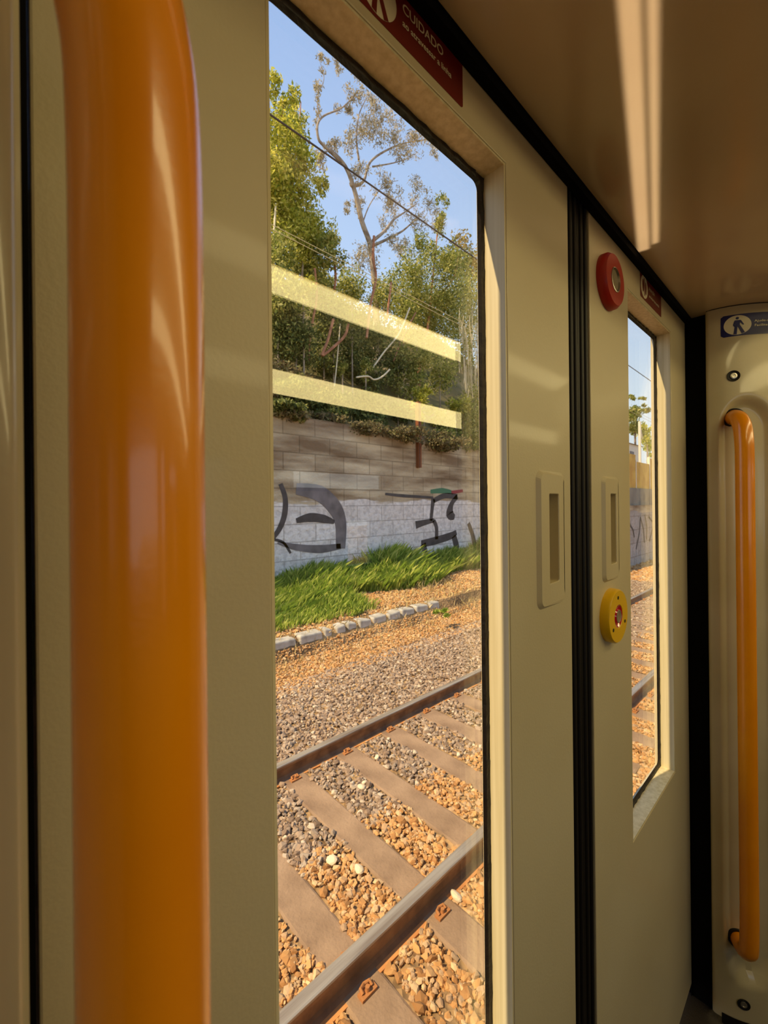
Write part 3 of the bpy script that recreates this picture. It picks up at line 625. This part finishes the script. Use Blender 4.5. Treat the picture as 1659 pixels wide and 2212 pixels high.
# walls
YW = 9.4
rw = MB().box(-4, 26, YW, YW + .5, -2.5, 2.32).build('retaining_wall', M['stonewall']); tag(rw, 'tall stone retaining wall with white painted lower courses and black graffiti', 'wall')
def ribbon(pts, w, y, z=None):
    P = [Vector((p[0], p[1])) for p in pts]; n = len(P); V = []; ws = w if isinstance(w, list) else [w] * n
    for i, p in enumerate(P):
        t = (P[min(i + 1, n - 1)] - P[max(i - 1, 0)]).normalized(); nn = Vector((-t.y, t.x)); V += [p + nn * ws[i] / 2, p - nn * ws[i] / 2]
    n2 = len(V); VV = [(v.x, y, v.y) for v in V] + [(v.x, y + .01, v.y) for v in V]
    Fc = [(2 * i, 2 * i + 1, 2 * i + 3, 2 * i + 2) for i in range(n - 1)]; Fc += [tuple(n2 + k for k in f[::-1]) for f in Fc]
    Fc += [(2 * i, 2 * i + 2, n2 + 2 * i + 2, n2 + 2 * i) for i in range(n - 1)] + [(2 * i + 1, n2 + 2 * i + 1, n2 + 2 * i + 3, 2 * i + 3) for i in range(n - 1)]
    return VV, Fc
def stroke(pix, wpx, m_, nm='graffiti'):
    pts = []; ws = []
    sm = smooth_path([Vector((p[0], p[1], 0)) for p in pix], 5) if len(pix) > 2 else [Vector((p[0], p[1], 0)) for p in pix]
    for i, q in enumerate(sm):
        p = at(q.x, q.y, YW - .006); pts.append((p.x, p.z)); d = p.x * CT + YW * ST
        f_ = i / (len(sm) - 1) * (len(wpx) - 1) if isinstance(wpx, list) else 0
        w = wpx if not isinstance(wpx, list) else wpx[int(f_)] + (wpx[min(int(f_) + 1, len(wpx) - 1)] - wpx[int(f_)]) * (f_ - int(f_)); ws.append(w * d / F)
    o = MB().add(*ribbon(pts, ws, YW - .008)).build(nm, m_, rw); return o
G = M['gstroke']
for pix, w in (([(936, 1078), (934, 1095), (931, 1125)], [10, 8, 7]), ([(936, 1082), (960, 1071), (988, 1073)], [8, 9, 9]), ([(988, 1072), (976, 1088), (972, 1110), (982, 1117)], [8, 9, 20, 8]),
               ([(898, 1134), (920, 1128), (938, 1124)], [13, 9, 6]), ([(937, 1124), (943, 1140), (943, 1165)], [8, 8, 8]), ([(910, 1175), (940, 1168), (972, 1158), (986, 1150)], [12, 13, 12, 8]),
               ([(914, 1175), (918, 1190), (925, 1212)], [14, 12, 8]), ([(980, 1158), (986, 1180), (984, 1200)], [12, 14, 10]), ([(832, 1067), (870, 1071), (905, 1073), (936, 1075)], [5, 7, 6, 5]),
               ([(606, 1045), (616, 1075), (615, 1110), (605, 1140), (590, 1162)], [10, 12, 13, 12, 10]), ([(590, 1165), (612, 1172), (628, 1195)], [6, 6, 5]), ([(640, 1125), (670, 1118), (700, 1121), (722, 1128)], [10, 20, 18, 8]),
               ([(1012, 1130), (1022, 1160), (1026, 1190)], [8, 10, 12])):
    stroke(pix, [k * (1.3 if pix[0][0] > 880 else 1) for k in w], G)
stroke([(640, 1056), (690, 1066), (722, 1095), (736, 1130), (736, 1185)], [24, 36, 36, 30, 24], M['ggrey'], 'grey_band'); stroke([(600, 1172), (640, 1182), (690, 1186), (736, 1180)], [6, 14, 18, 12], M['ggrey'], 'grey_band')  # broad mottled grey bands laid over the wall face
stroke([(930, 1062), (955, 1060), (975, 1063)], [8, 12, 8], M['ggreen']); stroke([(975, 1064), (1000, 1060)], [8, 6], M['gpink'])

w2 = MB().box(14.5, 34, 5.6, 5.9, -2.6, -.1).build('trackside_wall', M['graffwall']); tag(w2, 'low grey graffitied wall seen through the far door window', 'wall')
mb = MB()
for (a, b, c, d) in ((19.2, -1.9, 19.8, -.6), (19.8, -.6, 20.3, -1.7), (20.4, -.5, 20.6, -1.6), (21.0, -1.7, 21.6, -.7), (20.9, -.6, 22.0, -1.2), (18.4, -.8, 19.0, -1.4)):
    mb.add(*ribbon([(a, b), ((a + c) / 2 + .15, (b + d) / 2), (c, d)], .09, 5.59))
mb.build('graffiti', G, w2)
w3 = MB().box(14.5, 34, 5.7, 5.95, -.1, .62).build('concrete_parapet', M['concrete']); tag(w3, 'plain grey concrete parapet on top of the low graffitied wall', 'parapet')
t = empty('board_fence', (15, 5.8, .62), 'yellow board fence standing on the grey concrete parapet', 'fence')
for i in range(8):
    x0 = 16 + i * 1.9; zt = 1.75 + (.28 if i % 2 else 0)
    MB().box(x0 + .03, x0 + 1.87, 5.75, 5.79, .62, zt).build('fence_panel', M['yfence'], t); MB().box(x0 - .03, x0 + .03, 5.73, 5.83, .62, zt + .05).build('fence_post', M['white'], t)
# house
t = empty('house', (44, 12, -2), 'small white house with grey shutters behind the yellow fence', 'house')
MB().box(38.5, 47, 13.2, 20, -2.4, 5.6).build('walls', M['white'], t); MB().add([(38, 13, 5.6), (47.5, 13, 5.6), (47.5, 20, 5.6), (38, 20, 5.6), (38, 16.5, 7.0), (47.5, 16.5, 7.0)], [(0, 1, 5, 4), (2, 3, 4, 5), (0, 4, 3), (1, 2, 5), (0, 3, 2, 1)]).build('roof', M['concrete'], t)
for x in (40.0, 41.9, 43.8): MB().box(x, x + 1.0, 13.14, 13.21, 2.6, 4.9).build('window', M['slate'], t)
t = empty('signal_pole', (25.5, 7.2, -2.3), 'thin pale pole standing before the white house', 'pole')
MB().tube([(25.5, 7.2, -2.5), (25.5, 7.2, 4.4)], .07, 10).build('pole', M['white'], t); MB().tube([(25.5, 7.2, 4.3), (26.0, 7.2, 3.5)], .03, 8).build('brace', M['white'], t)

# hillside
def hz(x, y): return 2.25 + min(8.2, max(0, (y - 9.9)) * 1.12) + .35 * math.sin(x * .8 + y) * min(1, max(0, y - 9.9) / 2) - (max(0, x - 22) * .28 if x > 22 else 0)
xs_ = np.linspace(-6, 34, 70); ys_ = np.linspace(9.85, 34, 50)
V = np.array([(x, y, hz(x, y)) for x in xs_ for y in ys_]); ny = len(ys_)
o = npmesh('hillside', V, np.array([(i * ny + j, (i + 1) * ny + j, (i + 1) * ny + j + 1, i * ny + j + 1) for i in range(len(xs_) - 1) for j in range(ny - 1)]), M['hill']); tag(o, kind='structure')

# ---------------------------------------------------------------- vegetation
def A(px, py, Y): return at(px, py, Y)
def stem(pix, Y, r0, r1): return ([A(x, y, Y) for x, y in pix], r0, r1)
def basep(px, py, Y): p = A(px, py, Y); return (p.x, p.y, p.z)
N = 1.0
def cl(L_, Y, dens=1.): return [blob(x, y, r, Y + random.uniform(-.6, .6), int(r * r * .75 * dens), sq, .9) for x, y, r, sq in L_]
plant('leafy_tree', 'tall yellow-green tree filling the left edge of the near window', 'tree', basep(620, 700, 12.2),
      [stem([(612, 700), (606, 560), (600, 430), (604, 300), (612, 220)], 12.2, .12, .03), stem([(602, 430), (640, 330), (650, 220)], 12.2, .06, .015)],
      cl([(588, 190, 26, 1.4), (600, 300, 60, 1.2), (585, 380, 60, 1), (640, 380, 62, 1), (600, 450, 70, 1), (650, 470, 62, 1), (638, 225, 24, 2.0), (645, 290, 36, 1.3), (612, 250, 30, 1.4), (690, 510, 46, 1), (700, 400, 22, 1.3), (640, 530, 62, 1)], 12.0), .062, .026, M['leaf1'], M['redbark'])
plant('leafy_tree', 'dark green tree standing under the tall yellow-green one at the left', 'tree', basep(640, 760, 11.4),
      [stem([(640, 760), (648, 660), (655, 560)], 11.4, .08, .03)],
      cl([(600, 555, 60, 1), (660, 570, 60, 1), (710, 540, 44, 1), (610, 640, 70, 1), (690, 640, 60, 1)], 11.4, .8), .06, .026, M['leaf2'], M['bark'])
eu = [stem([(812, 640), (806, 580), (800, 530), (782, 480), (768, 420), (752, 372), (735, 345), (712, 322)], 14, .17, .06), stem([(735, 348), (700, 315), (688, 300), (686, 270), (700, 250), (740, 232), (775, 195)], 14, .07, .02),
      stem([(758, 395), (762, 402), (785, 392), (800, 350), (840, 322), (880, 308), (930, 300)], 14, .08, .02), stem([(775, 345), (770, 300), (775, 250), (790, 215)], 14, .05, .015),
      stem([(805, 360), (850, 352), (890, 340)], 14, .04, .01), stem([(806, 520), (830, 500), (850, 475), (872, 460), (900, 440)], 14, .08, .02), stem([(808, 530), (840, 515), (868, 500), (885, 486), (905, 470)], 14, .07, .02),
      stem([(690, 262), (686, 210), (700, 170), (690, 130)], 14, .025, .008), stem([(784, 480), (800, 440), (830, 400), (860, 390)], 14, .03, .01), stem([(712, 322), (690, 345), (676, 380)], 14, .03, .01)]
eul = [(696, 138, 22, 1), (690, 205, 22, 1.6), (735, 150, 20, 1), (768, 190, 34, .9), (742, 245, 26, .8), (798, 215, 24, 1.2), (820, 245, 36, .9), (785, 270, 34, 1), (850, 275, 40, .9), (900, 300, 44, .8), (870, 335, 36, .7), (800, 300, 40, 1), (760, 310, 34, 1), (720, 310, 28, 1), (940, 320, 24, .8), (780, 365, 32, 1.1), (825, 400, 34, 1.2), (700, 350, 28, 1), (860, 430, 34, 1), (840, 470, 30, 1.2), (905, 420, 40, .9), (900, 480, 34, 1), (945, 470, 34, .9), (780, 440, 26, 1.2), (745, 440, 20, 1.2), (870, 540, 34, .9), (850, 520, 26, 1), (790, 560, 46, .8), (680, 260, 18, 2)]
plant('eucalyptus_tree', 'tall sparse eucalyptus with pale crooked branches against the sky', 'tree', basep(812, 640, 14), eu,
      [blob(x, y, r, 14 + random.uniform(-.5, .5), int(r * r * .42), s_, .8) for x, y, r, s_ in eul], .070, .018, M['leafe'], M['bark'], droop=.45)
plant('leafy_tree', 'broad mid-green tree at the right of the near window', 'tree', basep(940, 800, 12.6),
      [stem([(905, 800), (925, 700), (935, 600), (945, 500)], 12.6, .10, .03), stem([(930, 660), (980, 600), (990, 540)], 12.6, .05, .02)],
      cl([(890, 590, 50, 1), (950, 570, 55, 1), (905, 650, 62, 1), (975, 640, 60, 1), (940, 700, 60, 1), (985, 560, 44, 1), (920, 530, 34, 1), (955, 430, 18, 1.8), (948, 475, 26, 1.4), (1000, 700, 46, 1.2), (870, 680, 40, 1)], 12.6, .95), .062, .027, M['leaf2'], M['redbark'])
plant('round_tree', 'rounded ochre tree crown on the skyline at the upper right', 'tree', basep(1010, 640, 24), [stem([(1015, 640), (1012, 560)], 24, .3, .1)],
      [blob(1005, 560, 60, 24, 1500, .9, .9), blob(1040, 600, 70, 24, 1400, 1, .9)], .14, .08, M['leafo'], M['bark'])
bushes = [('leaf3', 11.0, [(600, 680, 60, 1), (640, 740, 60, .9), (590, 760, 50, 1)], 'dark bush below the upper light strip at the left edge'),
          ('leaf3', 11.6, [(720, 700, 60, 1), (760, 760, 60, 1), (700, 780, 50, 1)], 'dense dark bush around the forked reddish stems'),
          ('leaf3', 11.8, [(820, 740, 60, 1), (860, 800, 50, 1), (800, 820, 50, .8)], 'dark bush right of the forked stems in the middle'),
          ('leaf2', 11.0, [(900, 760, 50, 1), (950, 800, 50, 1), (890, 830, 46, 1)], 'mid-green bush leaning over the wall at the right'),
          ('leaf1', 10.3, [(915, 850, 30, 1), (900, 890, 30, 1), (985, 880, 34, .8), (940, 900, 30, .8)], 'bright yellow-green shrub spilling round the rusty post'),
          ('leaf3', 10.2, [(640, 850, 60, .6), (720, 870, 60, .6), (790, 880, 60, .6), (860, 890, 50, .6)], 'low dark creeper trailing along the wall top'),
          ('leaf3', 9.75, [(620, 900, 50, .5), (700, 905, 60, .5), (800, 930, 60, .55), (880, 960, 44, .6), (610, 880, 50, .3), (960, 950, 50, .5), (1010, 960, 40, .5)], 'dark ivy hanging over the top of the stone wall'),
          ('leaf1', 11.3, [(655, 620, 34, .9), (640, 650, 34, .8)], 'bright sunlit sapling before the dark trees at the left'),
          ('leaf2', 10.8, [(760, 690, 26, 1), (790, 800, 24, 1), (740, 800, 22, 1)], 'small pale-leaved shrub in the middle of the slope'),
          ('leaf2', 12.2, [(1005, 760, 34, 1.4), (1020, 850, 34, 1.4), (1030, 680, 30, 1.5)], 'upright mid-green bush against the window edge at the right'),
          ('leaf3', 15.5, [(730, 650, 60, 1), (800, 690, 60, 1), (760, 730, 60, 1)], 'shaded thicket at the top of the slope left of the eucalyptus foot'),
          ('leaf2', 15.2, [(860, 650, 70, 1), (930, 650, 80, 1), (1000, 650, 80, 1), (900, 730, 80, 1), (990, 740, 80, 1), (1030, 820, 60, 1)], 'wide hazy thicket behind the broad tree at the right'),
          ('leafb', 10.3, [(595, 800, 50, .7), (640, 830, 50, .6), (690, 845, 40, .6), (590, 850, 40, .6)], 'brown dry scrub at the left just above the lower light strip'),
          ('leaf2', 10.4, [(1000, 900, 50, .9), (1035, 930, 50, 1), (965, 925, 40, .8)], 'leafy shrub hanging over the wall at the right window edge'),
          ('leafb', 9.8, [(620, 900, 60, .22), (700, 910, 70, .22), (780, 928, 70, .25), (860, 940, 70, .3), (950, 955, 70, .35)], 'brown dead creeper fringe on the upper edge of the stone wall'),
          ('leaf2', 13.2, [(760, 620, 50, 1), (830, 640, 50, 1), (700, 600, 40, 1)], 'hazy green shrub high on the slope below the eucalyptus')]
for k, Y, L_, lb in bushes:
    x, y, r, s_ = L_[0]; plant('bush', lb, 'bush', basep(x, y + r, Y), None, cl(L_, Y, .85), .058, .028, M[k], M['bark'])
# bare stems
RB_ = [([(680, 580), (684, 640), (676, 690), (668, 740), (668, 780)], 10.9, .035, 'redbark', 'slender reddish trunk at the left of the slope'), ([(720, 690), (708, 735), (695, 768)], 10.8, .045, 'redbark', 'left stem of the reddish forked shrub'),
       ([(752, 700), (745, 725), (720, 750), (697, 768)], 10.8, .045, 'redbark', 'curved right stem of the reddish forked shrub'), ([(808, 510), (806, 560), (812, 600), (800, 660), (792, 730)], 11.0, .045, 'redbark', 'tall thin reddish trunk below the eucalyptus'),
       ([(885, 665), (862, 720), (830, 760), (805, 795)], 11.0, .03, 'pale', 'leaning pale stem falling left on the slope'), ([(898, 675), (870, 730), (850, 780)], 11.1, .025, 'redbark', 'leaning reddish stem beside the pale leaning one'),
       ([(770, 815), (795, 813), (808, 820), (825, 814), (842, 798)], 10.3, .028, 'pale', 'bleached curved dead branch above the lower light strip'), ([(742, 850), (722, 950)], 10.2, .018, 'pale', 'thin pale stalk crossing the lower light strip'),
       ([(722, 560), (725, 600), (722, 625)], 11.2, .04, 'redbark', 'short reddish trunk just above the upper light strip'), ([(845, 610), (838, 670), (836, 690)], 11.4, .04, 'redbark', 'short reddish trunk right of the tall thin one'),
       ([(735, 700), (728, 780), (722, 840)], 10.9, .02, 'pale', 'upright pale sapling stem in the dark bushes'), ([(590, 545), (592, 500), (596, 440)], 11.3, .03, 'pale', 'pale upright stem at the very left of the window')]
for pix, Y, r, k, lb in RB_:
    p0 = A(*pix[-1], Y); t = MB().tube(smooth_path([A(x, y, Y) for x, y in pix]), r, 7).build('bare_stem', M[k], smooth=True); tag(t, lb, 'branch')
# dry reeds at the right
V = []; Fq = []
mb = MB()
for i in range(70):
    px_ = random.uniform(992, 1042); py_ = random.uniform(700, 870); p = A(px_, py_, 11.2 + random.random()); q = p + Vector((random.uniform(-.15, .15), 0, random.uniform(.5, 1.3))); mb.tube([p, (p + q) / 2 + Vector((random.uniform(-.04, .04), 0, 0)), q], .012, 4)
o = mb.build('dry_reeds', M['pale']); tag(o, 'pale dry reed stalks at the right edge of the slope', 'reeds', kind='stuff')
# rusty post
t = empty('rusty_post', (A(905, 1000, 9.3).x, 9.3, A(905, 1000, 9.3).z), 'rusty square post standing against the wall top amid the bright shrub', 'post')
p = A(905, 868, 9.3); p2 = A(906, 1010, 9.3); MB().box(p.x - .07, p.x + .07, 9.27, 9.402, p2.z, p.z).build('post', M['wood'], t)
MB().box(p.x - .035, p.x - .015, 9.262, 9.27, p2.z, p.z - .05).build('groove', M['gasket'], t)

# grass strip
def blades(n, x0, x1, y0, y1, h0, h1, m_, name, label, w=.016, fall=0., edge=None):
    x = x0 + (x1 - x0) * RNG.random(n); y = y0 + (y1 - y0) * RNG.random(n) ** .8
    h = h0 + (h1 - h0) * RNG.random(n) * (.3 + .7 * (y - y0) / (y1 - y0)) * (.75 + .5 * np.sin(x * 1.7) * np.cos(x * .6 + 1))
    if edge: k = edge(x, y); x, y, h = x[k], y[k], h[k]; n = len(x)
    z = np.array([gz(a, b) for a, b in zip(x, y)]); A_ = RNG.random(n) * 6.28; dx, dy = np.cos(A_), np.sin(A_); lean = (.15 + .4 * RNG.random(n)) * h
    ax, ay = RNG.normal(size=n) * lean + .25 * h, RNG.normal(size=n) * lean
    V = np.stack([np.stack([x - dx * w, y - dy * w, z], 1), np.stack([x + dx * w, y + dy * w, z], 1), np.stack([x + ax * .4 + dx * w * .8, y + ay * .4 + dy * w * .8, z + h * .6], 1), np.stack([x + ax, y + ay, z + h], 1)], 1).reshape(-1, 3)
    o = npmesh(name, V, np.arange(4 * n).reshape(-1, 4), m_); tag(o, label, 'grass', kind='stuff')
blades(54000, -1.5, 16, 7.5, 9.36, .25, .95, M['grassg'], 'tall_grass', 'tall fresh green grass growing along the foot of the graffitied wall', edge=lambda x, y: y > 7.45 + .35 * np.sin(x * 1.3) + .05 * x)
blades(9000, -1.0, 6.0, 6.75, 8.0, .12, .5, M['grassg'], 'weeds', 'bright weeds spreading toward the kerb at the left')
blades(2600, 3.0, 12, 5.4, 7.6, .05, .22, M['straw'], 'dry_straw', 'thin dry straw scattered over the gravel by the kerb', w=.008)
for px_, py_, lb in ((765, 1328, 'small green weed tuft on the verge left of centre'), (958, 1328, 'small yellow-green weed tuft near the right window edge')):
    p = at(px_, py_, 1.); p = p * (-2.25 / p.z); t = plant('weed_tuft', lb, 'weed', (p.x, p.y, -2.28), None, [(p.x, p.y, -2.19, .22, .18, .09, 160)], .05, .014, M['grassg'], M['bark'])

# far right scenery
plant('street_tree', 'spreading tree with feathery top in the far door window', 'tree', basep(1375, 1000, 22), [stem([(1375, 1010), (1372, 940), (1378, 880)], 22, .3, .1)],
      [blob(1370, 890, 26, 22, 800, .8, .8), blob(1392, 880, 16, 22, 300, .7, .8), blob(1355, 900, 26, 22, 500, 1, .8), blob(1362, 860, 14, 22, 160, .6, .8), blob(1386, 862, 9, 22, 110, .7, .8), blob(1370, 925, 26, 22, 600, .8, .8)], .28, .10, M['leaf2'], M['bark'])
plant('street_tree', 'round yellow-green tree behind the white house', 'tree', basep(1400, 1000, 30), [stem([(1400, 1010), (1398, 960)], 30, .3, .2)], [blob(1400, 945, 28, 30, 900, 1, .8), blob(1385, 930, 22, 30, 500, 1, .8), blob(1412, 965, 24, 30, 500, 1, .8)], .30, .14, M['leaf1'], M['bark'])
plant('bush', 'yellow-leaved bush between the house and the yellow fence', 'bush', basep(1405, 1015, 8.5), None, [blob(1404, 1003, 12, 8.5, 260, .7, .8), blob(1412, 985, 8, 8.5, 120, .8, .8)], .14, .06, M['leaf1'], M['bark'])

# overhead wires
def wire(p0, p1, Y0, Y1, r, m_, label, name='overhead_wire', sag=0.):
    a = A(*p0, Y0); b = A(*p1, Y1); d = b - a; P = [a + d * t_ for t_ in (-1.2, 0, .5, 1, 3, 8, 14)]
    o = MB().tube(P, r, 6).build(name, m_); tag(o, label, 'wire')
wire((580, 245), (1030, 560), 2.9, 2.9, .0075, M['wire'], 'dark overhead contact wire crossing the sky in both door windows')
wire((583, 483), (1000, 697), 7.0, 7.0, .007, M['wirep'], 'upper of two pale overhead wires before the trees')
wire((583, 493), (1000, 705), 7.0, 7.0, .007, M['wirep'], 'lower of two pale overhead wires before the trees')
